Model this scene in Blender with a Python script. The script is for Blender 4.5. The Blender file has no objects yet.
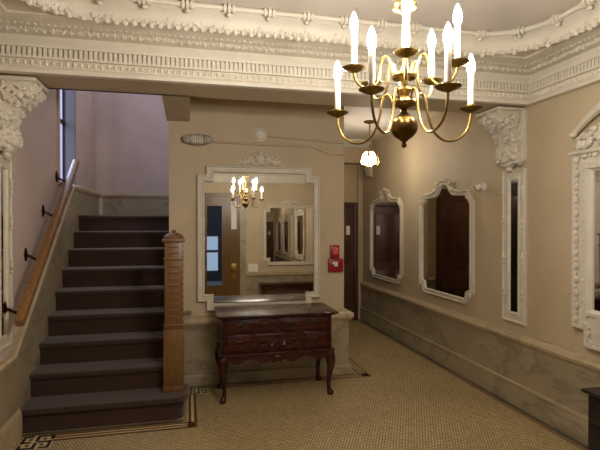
import bpy, bmesh, math, random
from mathutils import Vector, Matrix
random.seed(7)
S = 1.65                       # eye height in metres; room coordinates below are in eye heights
sc = bpy.context.scene
COL = sc.collection
PI = math.pi

# ------------------------------------------------------------------ materials
def new_mat(name):
    m = bpy.data.materials.new(name); m.use_nodes = True
    nt = m.node_tree
    return m, nt, nt.nodes['Principled BSDF']

def lin(r, g, b):
    f = lambda c: ((c/255+0.055)/1.055)**2.4 if c > 10 else c/255/12.92
    return (f(r), f(g), f(b), 1)

def coords(nt, scale=(1, 1, 1)):
    tc = nt.nodes.new('ShaderNodeTexCoord'); mp = nt.nodes.new('ShaderNodeMapping')
    mp.inputs['Scale'].default_value = scale
    nt.links.new(tc.outputs['Object'], mp.inputs['Vector'])
    return mp.outputs['Vector']

def noise(nt, vec, scale, detail=4, rough=.5, dist=0):
    n = nt.nodes.new('ShaderNodeTexNoise')
    n.inputs['Scale'].default_value = scale; n.inputs['Detail'].default_value = detail
    n.inputs['Roughness'].default_value = rough; n.inputs['Distortion'].default_value = dist
    nt.links.new(vec, n.inputs['Vector'])
    return n.outputs['Fac']

def ramp(nt, fac, stops):
    r = nt.nodes.new('ShaderNodeValToRGB')
    els = r.color_ramp.elements
    while len(els) < len(stops): els.new(0.5)
    for e, (p, c) in zip(els, stops): e.position = p; e.color = c
    nt.links.new(fac, r.inputs['Fac'])
    return r.outputs['Color']

def bump(nt, b, height, strength=.3, dist=.01):
    n = nt.nodes.new('ShaderNodeBump')
    n.inputs['Strength'].default_value = strength; n.inputs['Distance'].default_value = dist
    nt.links.new(height, n.inputs['Height']); nt.links.new(n.outputs['Normal'], b.inputs['Normal'])

def paint(name, c, var=.06, rough=.6, nscale=3, bstr=.15, bscale=60):
    m, nt, b = new_mat(name)
    v = coords(nt)
    lo = tuple(x*(1-var) for x in c[:3])+(1,); hi = tuple(min(1, x*(1+var)) for x in c[:3])+(1,)
    nt.links.new(ramp(nt, noise(nt, v, nscale), [(.3, lo), (.7, hi)]), b.inputs['Base Color'])
    b.inputs['Roughness'].default_value = rough
    bump(nt, b, noise(nt, v, bscale, 2), bstr, .004)
    return m

def wood(name, dark, light, rough=.35, axis='x', sc_=6):
    m, nt, b = new_mat(name)
    s = {'x': (1, 8, 8), 'y': (8, 1, 8), 'z': (8, 8, 1)}[axis]
    v = coords(nt, s)
    f = noise(nt, v, sc_, 6, .6, 1.2)
    nt.links.new(ramp(nt, f, [(.3, dark), (.7, light)]), b.inputs['Base Color'])
    b.inputs['Roughness'].default_value = rough
    bump(nt, b, f, .08, .003)
    return m

def metal(name, c, rough=.3, metallic=1.0, var=.25):
    m, nt, b = new_mat(name)
    v = coords(nt)
    lo = tuple(x*(1-var) for x in c[:3])+(1,)
    nt.links.new(ramp(nt, noise(nt, v, 25), [(.35, lo), (.65, c)]), b.inputs['Base Color'])
    b.inputs['Metallic'].default_value = metallic; b.inputs['Roughness'].default_value = rough
    return m

def marble(name, base, vein, rough=.35, amount=.6):
    m, nt, b = new_mat(name)
    v = coords(nt, (1, 1, 1.6))
    f = noise(nt, v, 1.5, 7, .6, .5)
    mid = tuple(.7*x+.3*y for x, y in zip(base[:3], vein[:3]))+(1,)
    nt.links.new(ramp(nt, f, [(.30, mid), (.44, base), (.495, vein), (.53, mid), (.7, base)]), b.inputs['Base Color'])
    b.inputs['Roughness'].default_value = rough
    return m

def emit(name, c, strength):
    m, nt, b = new_mat(name)
    b.inputs['Base Color'].default_value = c
    b.inputs['Emission Color'].default_value = c
    b.inputs['Emission Strength'].default_value = strength
    return m

def mosaic(name):
    m, nt, b = new_mat(name)
    v = coords(nt)
    br = nt.nodes.new('ShaderNodeTexBrick')
    br.inputs['Scale'].default_value = 1
    br.inputs['Brick Width'].default_value = .024; br.inputs['Row Height'].default_value = .024
    br.inputs['Mortar Size'].default_value = .0032
    br.inputs['Color1'].default_value = lin(222, 198, 146); br.inputs['Color2'].default_value = lin(196, 170, 120)
    br.inputs['Mortar'].default_value = lin(84, 66, 38)
    nt.links.new(v, br.inputs['Vector'])
    mx = nt.nodes.new('ShaderNodeMix'); mx.data_type = 'RGBA'; mx.blend_type = 'MULTIPLY'
    mx.inputs['Factor'].default_value = 1
    nt.links.new(br.outputs['Color'], mx.inputs['A'])
    nt.links.new(ramp(nt, noise(nt, v, 1.3, 5), [(.3, (.82, .82, .80, 1)), (.7, (1, 1, 1, 1))]), mx.inputs['B'])
    nt.links.new(mx.outputs['Result'], b.inputs['Base Color'])
    b.inputs['Roughness'].default_value = .55
    bump(nt, b, br.outputs['Fac'], -.3, .002)
    return m

M = {}
M['wall'] = paint('wall_paint', lin(188, 170, 138))
M['wall_back'] = paint('hall_paint', lin(190, 166, 130))
M['stairwall'] = paint('stair_wall_paint', lin(200, 180, 168))
M['ceil'] = paint('ceiling_paint', lin(220, 210, 196), .03)
M['plaster'] = paint('cream_plaster', lin(216, 207, 187), .05, .55, 8, .35, 40)
M['frame'] = paint('white_plaster_frame', lin(206, 197, 176), .05, .5, 12, .4, 45)
M['marble'] = marble('grey_marble', lin(166, 152, 122), lin(138, 126, 100))
M['marble_cap'] = marble('cream_marble', lin(186, 168, 134), lin(166, 148, 114))
M['marble_dark'] = marble('dark_marble', lin(84, 76, 66), lin(50, 44, 38))
M['mosaic'] = mosaic('mosaic_tile')
M['brown_tile'] = paint('brown_tile', lin(96, 60, 18), .2, .5, 40)
M['black_tile'] = paint('black_tile', lin(44, 36, 30), .2, .5, 40)
M['cream_tile'] = paint('cream_tile', lin(206, 184, 140), .12, .5, 40)
m, nt, b = new_mat('stair_carpet'); v = coords(nt)
nt.links.new(ramp(nt, noise(nt, v, 130, 3), [(.3, lin(36, 22, 14)), (.7, lin(74, 45, 27))]), b.inputs['Base Color'])
b.inputs['Roughness'].default_value = .95; b.inputs['Sheen Weight'].default_value = .3
bump(nt, b, noise(nt, v, 220, 2), .5, .004)
M['carpet'] = m
M['mahogany'] = wood('mahogany', lin(32, 10, 8), lin(74, 25, 17), .24)
M['mahogany_v'] = wood('mahogany_upright', lin(32, 10, 8), lin(72, 24, 16), .26, 'z')
M['oak'] = wood('golden_oak', lin(92, 63, 30), lin(126, 90, 46), .4, 'z')
M['rail'] = wood('oak_rail', lin(108, 74, 38), lin(156, 114, 66), .3, 'y')
M['door'] = wood('dark_door_wood', lin(58, 34, 22), lin(98, 60, 38), .4, 'z')
M['doorgold'] = wood('oak_door_wood', lin(84, 58, 26), lin(122, 88, 42), .35, 'z')
M['dark'] = wood('dark_cabinet_wood', lin(22, 14, 12), lin(44, 28, 22), .4, 'y')
M['brass'] = metal('polished_brass', lin(200, 168, 92), .25)
M['brass_old'] = metal('aged_brass', lin(150, 124, 68), .34)
M['brass_dark'] = metal('dark_brass', lin(70, 54, 34), .45)
M['brass_ball'] = metal('brown_brass', lin(112, 86, 44), .3)
M['candle'] = paint('candle_sleeve', lin(196, 186, 164), .03, .5)
M['bulb'] = emit('lit_bulb', (1, .945, .885, 1), 565)
M['lampglass'] = emit('lit_lamp_glass', (1, .91, .80, 1), 52)
M['white_plastic'] = paint('white_plastic', lin(216, 208, 190), .03, .4)
M['grey_plastic'] = paint('grey_plastic', lin(150, 140, 124), .05, .4)
M['lens'] = paint('dark_lens', lin(54, 46, 40), .1, .2)
M['red'] = paint('red_enamel', lin(140, 16, 18), .1, .35)
M['pink'] = paint('pale_red_lens', lin(206, 92, 92), .1, .2)
M['black'] = paint('black_metal', lin(20, 19, 20), .1, .4)
M['paper'] = paint('white_paper', lin(226, 222, 210), .02, .7)
M['asphalt'] = paint('pavement', lin(120, 122, 128), .1, .9)
M['facade'] = paint('street_facade', lin(40, 44, 52), .15, .8, 2)
M['street_glow'] = emit('street_glow_panel', (.62, .82, 1, 1), .5)  # self-glow that replaces daylight on the street
m, nt, b = new_mat('mirror_glass')
b.inputs['Metallic'].default_value = 1; b.inputs['Roughness'].default_value = .012
b.inputs['Base Color'].default_value = (.80, .79, .75, 1)
M['mirror'] = m
m, nt, b = new_mat('door_glass')
tr = nt.nodes.new('ShaderNodeBsdfTransparent'); mx = nt.nodes.new('ShaderNodeMixShader')
mx.inputs['Fac'].default_value = .14
b.inputs['Roughness'].default_value = .03; b.inputs['Base Color'].default_value = (.05, .06, .07, 1)
nt.links.new(tr.outputs[0], mx.inputs[1]); nt.links.new(b.outputs[0], mx.inputs[2])
nt.links.new(mx.outputs[0], nt.nodes['Material Output'].inputs['Surface'])
M['glass'] = m
M['daylight'] = emit('daylit_window_glass', (.60, .62, 1, 1), .75)

# ------------------------------------------------------------------ mesh helpers
ORG = {}
class MB:
    def __init__(self, scale=S):
        self.bm = bmesh.new(); self.k = scale
    def box(self, x0, x1, y0, y1, z0, z1, bevel=0, seg=2):
        bm = self.bm
        x0, x1 = min(x0, x1), max(x0, x1); y0, y1 = min(y0, y1), max(y0, y1); z0, z1 = min(z0, z1), max(z0, z1)
        vs = [bm.verts.new(c) for c in ((x0,y0,z0),(x1,y0,z0),(x1,y1,z0),(x0,y1,z0),(x0,y0,z1),(x1,y0,z1),(x1,y1,z1),(x0,y1,z1))]
        fs = [bm.faces.new([vs[i] for i in q]) for q in ((3,2,1,0),(4,5,6,7),(0,1,5,4),(1,2,6,5),(2,3,7,6),(3,0,4,7))]
        if bevel:
            es = list({e for f in fs for e in f.edges})
            bmesh.ops.bevel(bm, geom=es, offset=bevel, segments=seg, profile=.5, affect='EDGES')
        return self
    def quadstrip(self, rings, close=True, cap=False):
        bm = self.bm
        R = [[bm.verts.new(p) for p in r] for r in rings]
        n = len(R[0])
        for a, b_ in zip(R, R[1:]):
            for i in range(n if close else n-1):
                j = (i+1) % n
                try: bm.faces.new((a[i], a[j], b_[j], b_[i]))
                except ValueError: pass
        if cap:
            bm.faces.new(list(reversed(R[0]))); bm.faces.new(R[-1])
        return self
    def prism(self, poly, axis, a, b_):
        """extrude 2-D polygon along axis; poly is in the two remaining axes in xyz order"""
        def P(p, t):
            return {'x': (t, p[0], p[1]), 'y': (p[0], t, p[1]), 'z': (p[0], p[1], t)}[axis]
        return self.quadstrip([[P(p, a) for p in poly], [P(p, b_) for p in poly]], True, True)
    def lathe(self, prof, c=(0, 0, 0), seg=20, axis='z'):
        rings = []
        for r, t in prof:
            ring = []
            r = max(r, 1e-5)
            for i in range(seg):
                a = 2*PI*i/seg; u, w = r*math.cos(a), r*math.sin(a)
                d = {'z': (u, w, t), 'y': (u, t, w), 'x': (t, u, w)}[axis]
                ring.append((c[0]+d[0], c[1]+d[1], c[2]+d[2]))
            rings.append(ring)
        return self.quadstrip(rings, True, True)
    def tube(self, path, rad, seg=8, flat=1.0):
        path = [Vector(p) for p in path]; n = len(path)
        if not hasattr(rad, '__len__'): rad = [rad]*n
        rings = []; up = None
        for i in range(n):
            t = (path[min(i+1, n-1)]-path[max(i-1, 0)]).normalized()
            if up is None:
                up = Vector((0, 0, 1)) if abs(t.z) < .9 else Vector((0, 1, 0))
            s = t.cross(up).normalized(); up = s.cross(t).normalized()
            rings.append([path[i]+(s*math.cos(2*PI*k/seg)*flat+up*math.sin(2*PI*k/seg))*rad[i] for k in range(seg)])
        return self.quadstrip(rings, True, True)
    def ell(self, c, r, u=8, v=5, rot=None):
        c = Vector(c); rings = []
        for j in range(v+1):
            t = -PI/2+PI*j/v; cr = max(math.cos(t), .02)
            ring = []
            for i in range(u):
                a = 2*PI*i/u
                p = Vector((r[0]*cr*math.cos(a), r[1]*cr*math.sin(a), r[2]*math.sin(t)))
                if rot is not None: p = rot @ p
                ring.append(c+p)
            rings.append(ring)
        return self.quadstrip(rings, True, True)
    def face(self, pts):
        self.bm.faces.new([self.bm.verts.new(p) for p in pts]); return self
    def build(self, name, mat, parent=None, origin=None, sharp=38, keep=False, weld=True):
        bm = self.bm
        if weld: bmesh.ops.remove_doubles(bm, verts=bm.verts, dist=1e-5)
        bmesh.ops.recalc_face_normals(bm, faces=bm.faces)
        for v_ in bm.verts: v_.co = v_.co*self.k
        if parent is not None:
            o0 = ORG[parent.name]
        elif keep:
            o0 = Vector((0, 0, 0))
        elif origin is not None:
            o0 = Vector(origin)
        else:
            xs = [v_.co.x for v_ in bm.verts]; ys = [v_.co.y for v_ in bm.verts]; zs = [v_.co.z for v_ in bm.verts]
            o0 = Vector(((min(xs)+max(xs))/2, (min(ys)+max(ys))/2, min(zs)))
        for v_ in bm.verts: v_.co -= o0
        me = bpy.data.meshes.new(name); bm.to_mesh(me); bm.free()
        me.polygons.foreach_set('use_smooth', [True]*len(me.polygons))
        me.set_sharp_from_angle(angle=math.radians(sharp))
        me.materials.append(mat)
        o = bpy.data.objects.new(name, me); COL.objects.link(o)
        if parent is not None: o.parent = parent
        else: o.location = o0
        ORG[o.name] = o0
        return o

def thing(name, label, cat, loc, group=None, scale=S):
    o = bpy.data.objects.new(name, None); COL.objects.link(o)
    o.location = Vector(loc)*scale; ORG[o.name] = Vector(loc)*scale
    o.empty_display_size = .1
    return tag(o, label, cat, group)
def tag(o, label, cat, group=None):
    o['label'] = label; o['category'] = cat
    if group: o['group'] = group
    return o
def struct(o): o['kind'] = 'structure'; return o
def swall(name, mat, *boxes):
    m_ = MB()
    for b_ in boxes: m_.box(*b_)
    return struct(m_.build(name, mat, keep=True))
def sempty(name):
    o = bpy.data.objects.new(name, None); COL.objects.link(o); ORG[o.name] = Vector((0, 0, 0))
    return struct(o)
def dup(root, loc, rotz=0, label=None):
    r = root.copy(); COL.objects.link(r); r.location = loc; r.rotation_euler = (0, 0, rotz)
    if label: r['label'] = label
    for ch in list(root.children):
        c = ch.copy(); COL.objects.link(c); c.parent = r
        for g in list(ch.children):
            d = g.copy(); COL.objects.link(d); d.parent = c
    return r

def offset_poly(pts, d):
    n = len(pts); out = []
    area = sum(pts[i][0]*pts[(i+1) % n][1]-pts[(i+1) % n][0]*pts[i][1] for i in range(n))
    sg = 1 if area > 0 else -1
    for i in range(n):
        p0, p1, p2 = Vector(pts[i-1]), Vector(pts[i]), Vector(pts[(i+1) % n])
        a = (p1-p0).normalized(); b_ = (p2-p1).normalized()
        na = Vector((-a.y, a.x))*sg; nb = Vector((-b_.y, b_.x))*sg
        k = na+nb; den = 1+na.dot(nb)
        k = k/den if den > .3 else k.normalized()*1.2
        out.append((p1.x+k.x*d, p1.y+k.y*d))
    return out

def sweep(m_, pts, prof, fmap):
    m_.quadstrip([[fmap(u, v_, hgt) for u, v_ in offset_poly(pts, d)] for d, hgt in prof], True, False)

def walk(pts, step):
    """points every step along a closed polygon with their tangent angle"""
    out = []; n = len(pts)
    for i in range(n):
        a, b_ = Vector(pts[i]), Vector(pts[(i+1) % n]); L = (b_-a).length
        k = max(1, round(L/step)) if L > step*.5 else 0
        for j in range(k):
            p = a+(b_-a)*((j+.5)/k); out.append((p.x, p.y, math.atan2(b_.y-a.y, b_.x-a.x)))
    return out

# ------------------------------------------------------------------ room shell (eye-height units)
PR, PL, DB, DF, ZC = 1.766, -.79, 4.67, -.55, 1.885
BF, BB, ZB = 2.2, 2.44, 1.618            # beam front, back, soffit
PM0, PM1, DM = -.107, 1.016, 3.04        # block carrying the big mirror
ZH, ZS = 1.785, 2.62                     # hall and stairwell ceilings
T = .06
swall('floor', M['mosaic'], (PL-T, PR+T, DF-T, DB+T, -.05, 0))
swall('ceiling', M['ceil'], (PL-T, PR+T, DF-T, BF+.02, ZC, ZC+.05))
swall('ceiling.001', M['ceil'], (.018, PR+T, BB-.01, DB+T, ZH, ZH+.05))
swall('ceiling.002', M['ceil'], (PL-T, .06, BB-.02, DB+T, ZS, ZS+.05))
swall('wall_right', M['wall'], (PR, PR+T, DF-T, DB+T, 0, 2))
WY0, WY1, WZ0, WZ1 = 3.3, 3.78, 1.255, 2.2
swall('wall_left', M['stairwall'], (PL-.13, PL, DF-T, WY0, 0, ZS), (PL-.13, PL, WY1, DB+T, 0, ZS),
      (PL-.13, PL, WY0, WY1, 0, WZ0), (PL-.13, PL, WY0, WY1, WZ1, ZS))
swall('wall_center', M['wall'], (PM0, PM1, DM, DB+T, 0, ZS))
swall('wall_back', M['wall_back'], (PM1-.01, PR+.01, DB, DB+T, 0, 2))
m_ = MB(); m_.box(PL-T, PM0+.01, DB-.01, DB+T, 0, ZS)
R = .13; arc = [(PL, DB), (PL, DB-.01-R)]
for i in range(9):
    a = PI/2*i/8; arc.append((PL+R-R*math.cos(a), DB-.01-R+R*math.sin(a)))
m_.prism(arc, 'z', 1.05, ZS)
struct(m_.build('wall_stairs', M['stairwall'], keep=True))
# beam with cross beam, wall over the stair opening
swall('wall_beam', M['wall'], (PL-T, PR+T, BF, BB, ZB, ZC+.05), (PL-T, .06, BB-.02, BB, ZB, ZS),
      (PM0-.012, .018, BB-.005, DM+.01, ZB, ZS))
# dropped header at the end of the hall
swall('wall_header', M['wall_back'], (PM1, PR, 4.5, DB, 1.585, ZH))
# front wall behind the viewer, with the entrance opening
DX0, DX1, DZ1 = -.40, .55, 1.475
swall('wall_front', M['wall'], (PL-T, DX0, DF-T, DF, 0, ZC), (DX1, PR+T, DF-T, DF, 0, ZC), (DX0, DX1, DF-T, DF, DZ1, ZC))
swall('trim_1', M['marble'], (.55, .63, DF, DF+.02, 0, 1.25))

# ------------------------------------------------------------------ cornice around the lobby
def rrect(p, nseg=8):
    r = 0.0 if p < .12 else .33-(p-.135)
    x0, x1, y0, y1 = PL+p, PR-p, DF+p, BF-p
    out = []
    for cx, cy, a0 in ((x1-r, y0+r, -PI/2), (x1-r, y1-r, 0), (x0+r, y1-r, PI/2), (x0+r, y0+r, PI)):
        for i in range(nseg+1):
            a = a0+PI/2*i/nseg
            out.append((cx+r*math.cos(a), cy+r*math.sin(a)))
    return out
prof = [(0, 1.612), (.036, 1.612), (.04, 1.622), (.036, 1.632), (.026, 1.636), (.02, 1.642), (.02, 1.67), (.032, 1.673), (.032, 1.682),
        (.016, 1.684), (.016, 1.716), (.032, 1.718), (.034, 1.727), (.002, 1.73), (.002, 1.774), (.02, 1.777), (.028, 1.783), (.03, 1.796),
        (.05, 1.80), (.056, 1.806), (.075, 1.809), (.085, 1.816), (.105, 1.821), (.108, 1.829), (.135, 1.829), (.142, 1.802), (.152, 1.798),
        (.166, 1.812), (.17, 1.828), (.178, 1.842), (.195, 1.856), (.208, 1.866), (.214, 1.874), (.215, 1.886)]
m_ = MB()
m_.quadstrip([[(x, y, z) for x, y in rrect(p)] for p, z in prof], True, False)
# dentils, egg band
def sides(p):
    """straight runs at projection p: (start, end, tangent, inward normal)"""
    x0, x1, y0, y1 = PL+p, PR-p, DF+p, BF-p
    return [((x0, y1), (x1, y1), (1, 0), (0, -1)), ((x1, y0), (x1, y1), (0, 1), (-1, 0)), ((x0, y0), (x0, y1), (0, 1), (1, 0))]
def runs(p, step):
    for a, b_, t, n in sides(p):
        L = abs(b_[0]-a[0])+abs(b_[1]-a[1]); k = int(L/step)
        for i in range(k):
            s = (i+.5)*L/k
            yield a[0]+t[0]*s, a[1]+t[1]*s, t, n
for x, y, t, n in runs(.016, .0195):
    hw = .0062; d = .012
    a = (x-t[0]*hw, y-t[1]*hw); c = (x+t[0]*hw+n[0]*d, y+t[1]*hw+n[1]*d)
    m_.box(a[0], c[0], a[1], c[1], 1.683, 1.717)
for x, y, t, n in runs(.022, .027):
    m_.ell((x, y, 1.656), (.0085 if t[0] else .008, .0085 if t[1] else .008, .0115), 7, 4)
    m_.ell((x+t[0]*.0135, y+t[1]*.0135, 1.655), (.0028, .0028, .011), 5, 3)
struct(m_.build('trim_2', M['plaster'], keep=True, weld=False))
# acanthus bands: lower (under the cyma) and upper (curled leaf edge), plus rods with tied rings
m_ = MB()
def leafrow(p, z, step, size, hang):
    for x, y, t, n in runs(p, step):
        ax = math.atan2(t[1], t[0])
        for k, (du, dz, sx, sz) in enumerate(((0, 0, 1, 1), (-.36, .22, .62, .8), (.36, .22, .62, .8))):
            rot = Matrix.Rotation(ax, 3, 'Z') @ Matrix.Rotation(random.uniform(-.3, .3), 3, 'X') @ Matrix.Rotation(random.uniform(-.35, .35)+du*1.2, 3, 'Y')
            m_.ell((x+t[0]*du*step+n[0]*random.uniform(-.003, .004), y+t[1]*du*step+n[1]*random.uniform(-.003, .004), z+dz*hang+random.uniform(-.003, .003)),
                   (size*.62*sx, size*.5, size*sz), 6, 4, rot)
leafrow(.03, 1.788, .034, .0135, .012)
for x, y, t, n in runs(.052, .025):
    m_.ell((x, y, 1.803), (.008, .008, .0045), 6, 3)
def rr_points(p, step):
    out = []
    pts = rrect(p, 10); n = len(pts)
    for i in range(n):
        a, b_ = Vector(pts[i]), Vector(pts[(i+1) % n]); L = (b_-a).length
        if L < 1e-6: continue
        k = max(1, round(L/step)); t = (b_-a)/L
        for j in range(k):
            q = a+t*L*(j+.5)/k
            if q.y > DF+.3: out.append((q.x, q.y, (t.x, t.y), (-t.y, t.x)))
    return out
for x, y, t, n in rr_points(.158, .034):
    ax = math.atan2(t[1], t[0])
    for du, dz, sx in ((0, -.004, 1), (-.4, .008, .75), (.4, .008, .75), (0, .02, .9)):
        rot = Matrix.Rotation(ax, 3, 'Z') @ Matrix.Rotation(random.uniform(-.5, .3), 3, 'X') @ Matrix.Rotation(random.uniform(-.4, .4), 3, 'Y')
        m_.ell((x+t[0]*du*.03+n[0]*random.uniform(-.002, .008), y+t[1]*du*.03+n[1]*random.uniform(-.002, .008), 1.804+dz+random.uniform(-.004, .003)),
               (.012*sx, .011, .0145*sx), 6, 4, rot)
struct(m_.build('trim_3', M['plaster'], keep=True, weld=False))
m_ = MB()
pts = [(x, y, 1.867) for x, y in rrect(.228, 10)]; pts.append(pts[0])
clean = [pts[0]]
for p in pts[1:]:
    if (Vector(p)-Vector(clean[-1])).length > 1e-4: clean.append(p)
m_.tube(clean, .010, 8)
def rr_even(p, step):
    pts = rrect(p, 10); out = []; acc = step*.4
    for a, b_ in zip(pts, pts[1:]+pts[:1]):
        a, b_ = Vector(a), Vector(b_); L = (b_-a).length
        if L < 1e-6: continue
        t = (b_-a)/L
        while acc < L:
            q = a+t*acc
            if q.y > DF+.3: out.append((q.x, q.y, (t.x, t.y), (-t.y, t.x)))
            acc += step
        acc -= L
    return out
for x, y, t, n in rr_even(.228, .165):
    for du in (-.017, 0, .017):
        c = Vector((x+t[0]*du, y+t[1]*du, 1.867)); tv = Vector((t[0], t[1], 0))
        m_.tube([c-tv*.006, c+tv*.006],   .021 if du == 0 else .018, 9)
    q = Vector((x, y, 0)); o_ = Vector((-n[0], -n[1], 0))
    m_.ell(q+o_*.012+Vector((0, 0, 1.848)), (.012, .012, .012), 8, 5)
struct(m_.build('trim_4', M['plaster'], keep=True, weld=False))
# hall crown moulding at the header and along the hall
m_ = MB()
pr = [(0, 1.735), (.02, 1.737), (.025, 1.75), (.05, 1.765), (.055, 1.785)]
m_.quadstrip([[(PM1, 4.5-p, z), (PR, 4.5-p, z)] for p, z in pr], False)
m_.box(PM1+.02, PR-.06, 4.30, 4.33, 1.765, 1.785, .004)
struct(m_.build('trim_5', M['plaster'], keep=True))

# ------------------------------------------------------------------ wainscot
def capline(m_, z0, z1, path_boxes): pass
# right wall
swall('trim_6', M['marble'], (PR-.02, PR, DF, DB, .12, .345))
m_ = MB()
def run_D(m_, base, sgn, prof, d0, d1):
    m_.quadstrip([[(base+sgn*p, d0, z), (base+sgn*p, d1, z)] for p, z in prof], False)
capprof = [(.0, .335), (.024, .337), (.028, .35), (.04, .356), (.044, .372), (.036, .384), (.02, .386), (.016, .392), (0, .392)]
run_D(m_, PR, -1, capprof, DF, DB)
struct(m_.build('trim_7', M['marble_cap'], keep=True))
m_ = MB()
run_D(m_, PR, -1, [(0, 0), (.034, 0), (.034, .105), (.03, .118), (.02, .128), (0, .128)], DF, DB)
struct(m_.build('baseboard_right', M['marble'], keep=True))
m_ = MB(); m_.box(PR-.038, PR-.018, DF, DB, .113, .127, .003); struct(m_.build('trim_20', M['marble_cap'], keep=True))
m_ = MB(); m_.box(PR-.024, PR-.018, DF, DB, .308, .336); struct(m_.build('trim_8', M['marble'], keep=True))
# block with the big mirror: front and right-hand return
XL, XR_ = -.05, PM1
swall('trim_9', M['marble'], (XL, XR_+.022, DM-.035, DM+.01, 0, .36), (XR_, XR_+.022, DM-.03, 3.10, 0, .36), (XR_, XR_+.022, 3.68, 3.78, 0, .36), (XR_, XR_+.022, 4.48, DB, 0, .36))
m_ = MB()
cp = [(.035, .352), (.045, .354), (.05, .366), (.058, .372), (.064, .39), (.06, .404), (.045, .412), (.03, .418), (0, .418)]
m_.quadstrip([[(XL, DM-p, z), (XR_+max(p-.013, 0), DM-p, z), (XR_+max(p-.013, 0), 3.10, z)] for p, z in cp], False)
for y0, y1 in ((3.68, 3.78), (4.48, DB)): m_.quadstrip([[(XR_+max(p-.013, 0), y0, z), (XR_+max(p-.013, 0), y1, z)] for p, z in cp], False)
struct(m_.build('trim_10', M['marble_cap'], keep=True))
m_ = MB()
cp = [(.055, 0), (.055, .055), (.05, .066), (.035, .072)]
m_.quadstrip([[(XL, DM-p, z), (XR_+max(p-.013, 0), DM-p, z), (XR_+max(p-.013, 0), 3.10, z)] for p, z in cp], False)
for y0, y1 in ((3.68, 3.78), (4.48, DB)): m_.quadstrip([[(XR_+max(p-.013, 0), y0, z), (XR_+max(p-.013, 0), y1, z)] for p, z in cp], False)
m_.box(XL, .03, DM-.045, DM, .448, .456)
struct(m_.build('baseboard_center', M['marble'], keep=True))
# left wall: level, rising with the stairs, level on the landing
D0, TR, RZ, NS = 2.50, .16, .1167, 9
SL = RZ/TR
top = lambda d: RZ+SL*(d-D0)+.33
dl = D0+(1.25-.33-RZ)/SL
d_s = D0+(.385-.33-RZ)/SL
line = [(DF, .385), (d_s, .385), (dl, 1.25), (DB, 1.25)]
m_ = MB()
m_.prism([(DF, 0), (2.6, 0), (3.9, .95), (DB, .95)]+list(reversed(line)), 'x', PL, PL+.022)
m_.box(PL, PM0, DB-.04, DB-.01, 1.0, 1.25)
struct(m_.build('trim_11', M['marble'], keep=True))
m_ = MB()
caps = [(.022, -.03), (.03, -.026), (.036, -.012), (.036, .0), (.026, .01), (0, .01)]
m_.quadstrip([[(PL+p, d, z+dz) for d, z in line] for p, dz in caps], False)
m_.quadstrip([[(PL, DB-.02-p, 1.25+dz), (PM0, DB-.02-p, 1.25+dz)] for p, dz in caps], False)
struct(m_.build('trim_12', M['marble_cap'], keep=True))
m_ = MB()
run_D(m_, PL, 1, [(0, 0), (.036, 0), (.036, .105), (.03, .118), (.022, .126)], DF, D0-.012)
struct(m_.build('baseboard_left', M['marble_cap'], keep=True))
# front wall wainscot (seen in the mirrors)
swall('trim_13', M['marble'], (.63, PR-.03, DF, DF+.02, 0, .345), (PL+.03, DX0-.06, DF, DF+.02, 0, .345))
swall('trim_14', M['marble_cap'], (.63, PR-.03, DF, DF+.045, .345, .39), (PL+.03, DX0-.06, DF, DF+.045, .345, .39))

# ------------------------------------------------------------------ floor borders (inlaid tile)
zi = .0008
def inlay(name, mat, quads):
    m_ = MB()
    for (x0, x1, y0, y1) in quads: m_.box(x0, x1, y0, y1, -.002, zi)
    return struct(m_.build(name, mat, keep=True))
inlay('trim_15', M['marble_dark'], [(PR-.054, PR-.03, DF, DB), (PL+.03, -.02, D0-.035, D0-.008), (-.055, 1.06, DM-.075, DM-.05)])
inlay('trim_19', M['cream_tile'], [(PL+.19, .048, D0-.112, D0-.045), (.0, .048, D0-.112, 2.84), (.14, 1.16, DM-.123, DM-.06), (1.097, 1.16, DM-.123, 4.5), (PR-.085, PR-.056, DF, DB), (PL+.05, PL+.195, D0-.185, D0-.04), (.01, .12, 2.845, 2.955)])
zi = .0016
q = []
for a in (.059, .073): q.append((PR-a-.009, PR-a, DF, DB))
for a in (.045, .072, .099): q.append((PL+.19, .03, D0-a-.013, D0-a))
for a in (.006, .034): q.append((a, a+.014, D0-.112, 2.845))
for a in (.06, .085, .11):
    q.append((.14, 1.05+a, DM-a-.013, DM-a)); q.append((1.037+a, 1.05+a, DM-a-.013, 4.5))
inlay('trim_16', M['brown_tile'], q)
# knot squares at the border corners
def knot(x0, y0, s):
    u = s/9
    out = []
    for (a, b_, c, d) in ((0,5,0,1),(4,5,0,4),(0,1,0,3),(0,3,4,5),(6,9,0,1),(8,9,0,5),(5,9,4,5),(4,9,8,9),(4,5,5,9),(8,9,6,9),(0,3,8,9),(0,1,4,9),(2,3,2,3),(6,7,2,3),(2,3,6,7),(6,7,6,7)):
        out.append((x0+a*u, x0+b_*u, y0+c*u, y0+d*u))
    return out
q2 = knot(PL+.055, D0-.18, .135)+knot(.015, 2.85, .10)
m_ = MB()
for (x0, x1, y0, y1) in q2: m_.box(x0, x1, y0, y1, -.002, zi*1.4)
struct(m_.build('trim_17', M['black_tile'], keep=True))

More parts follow.
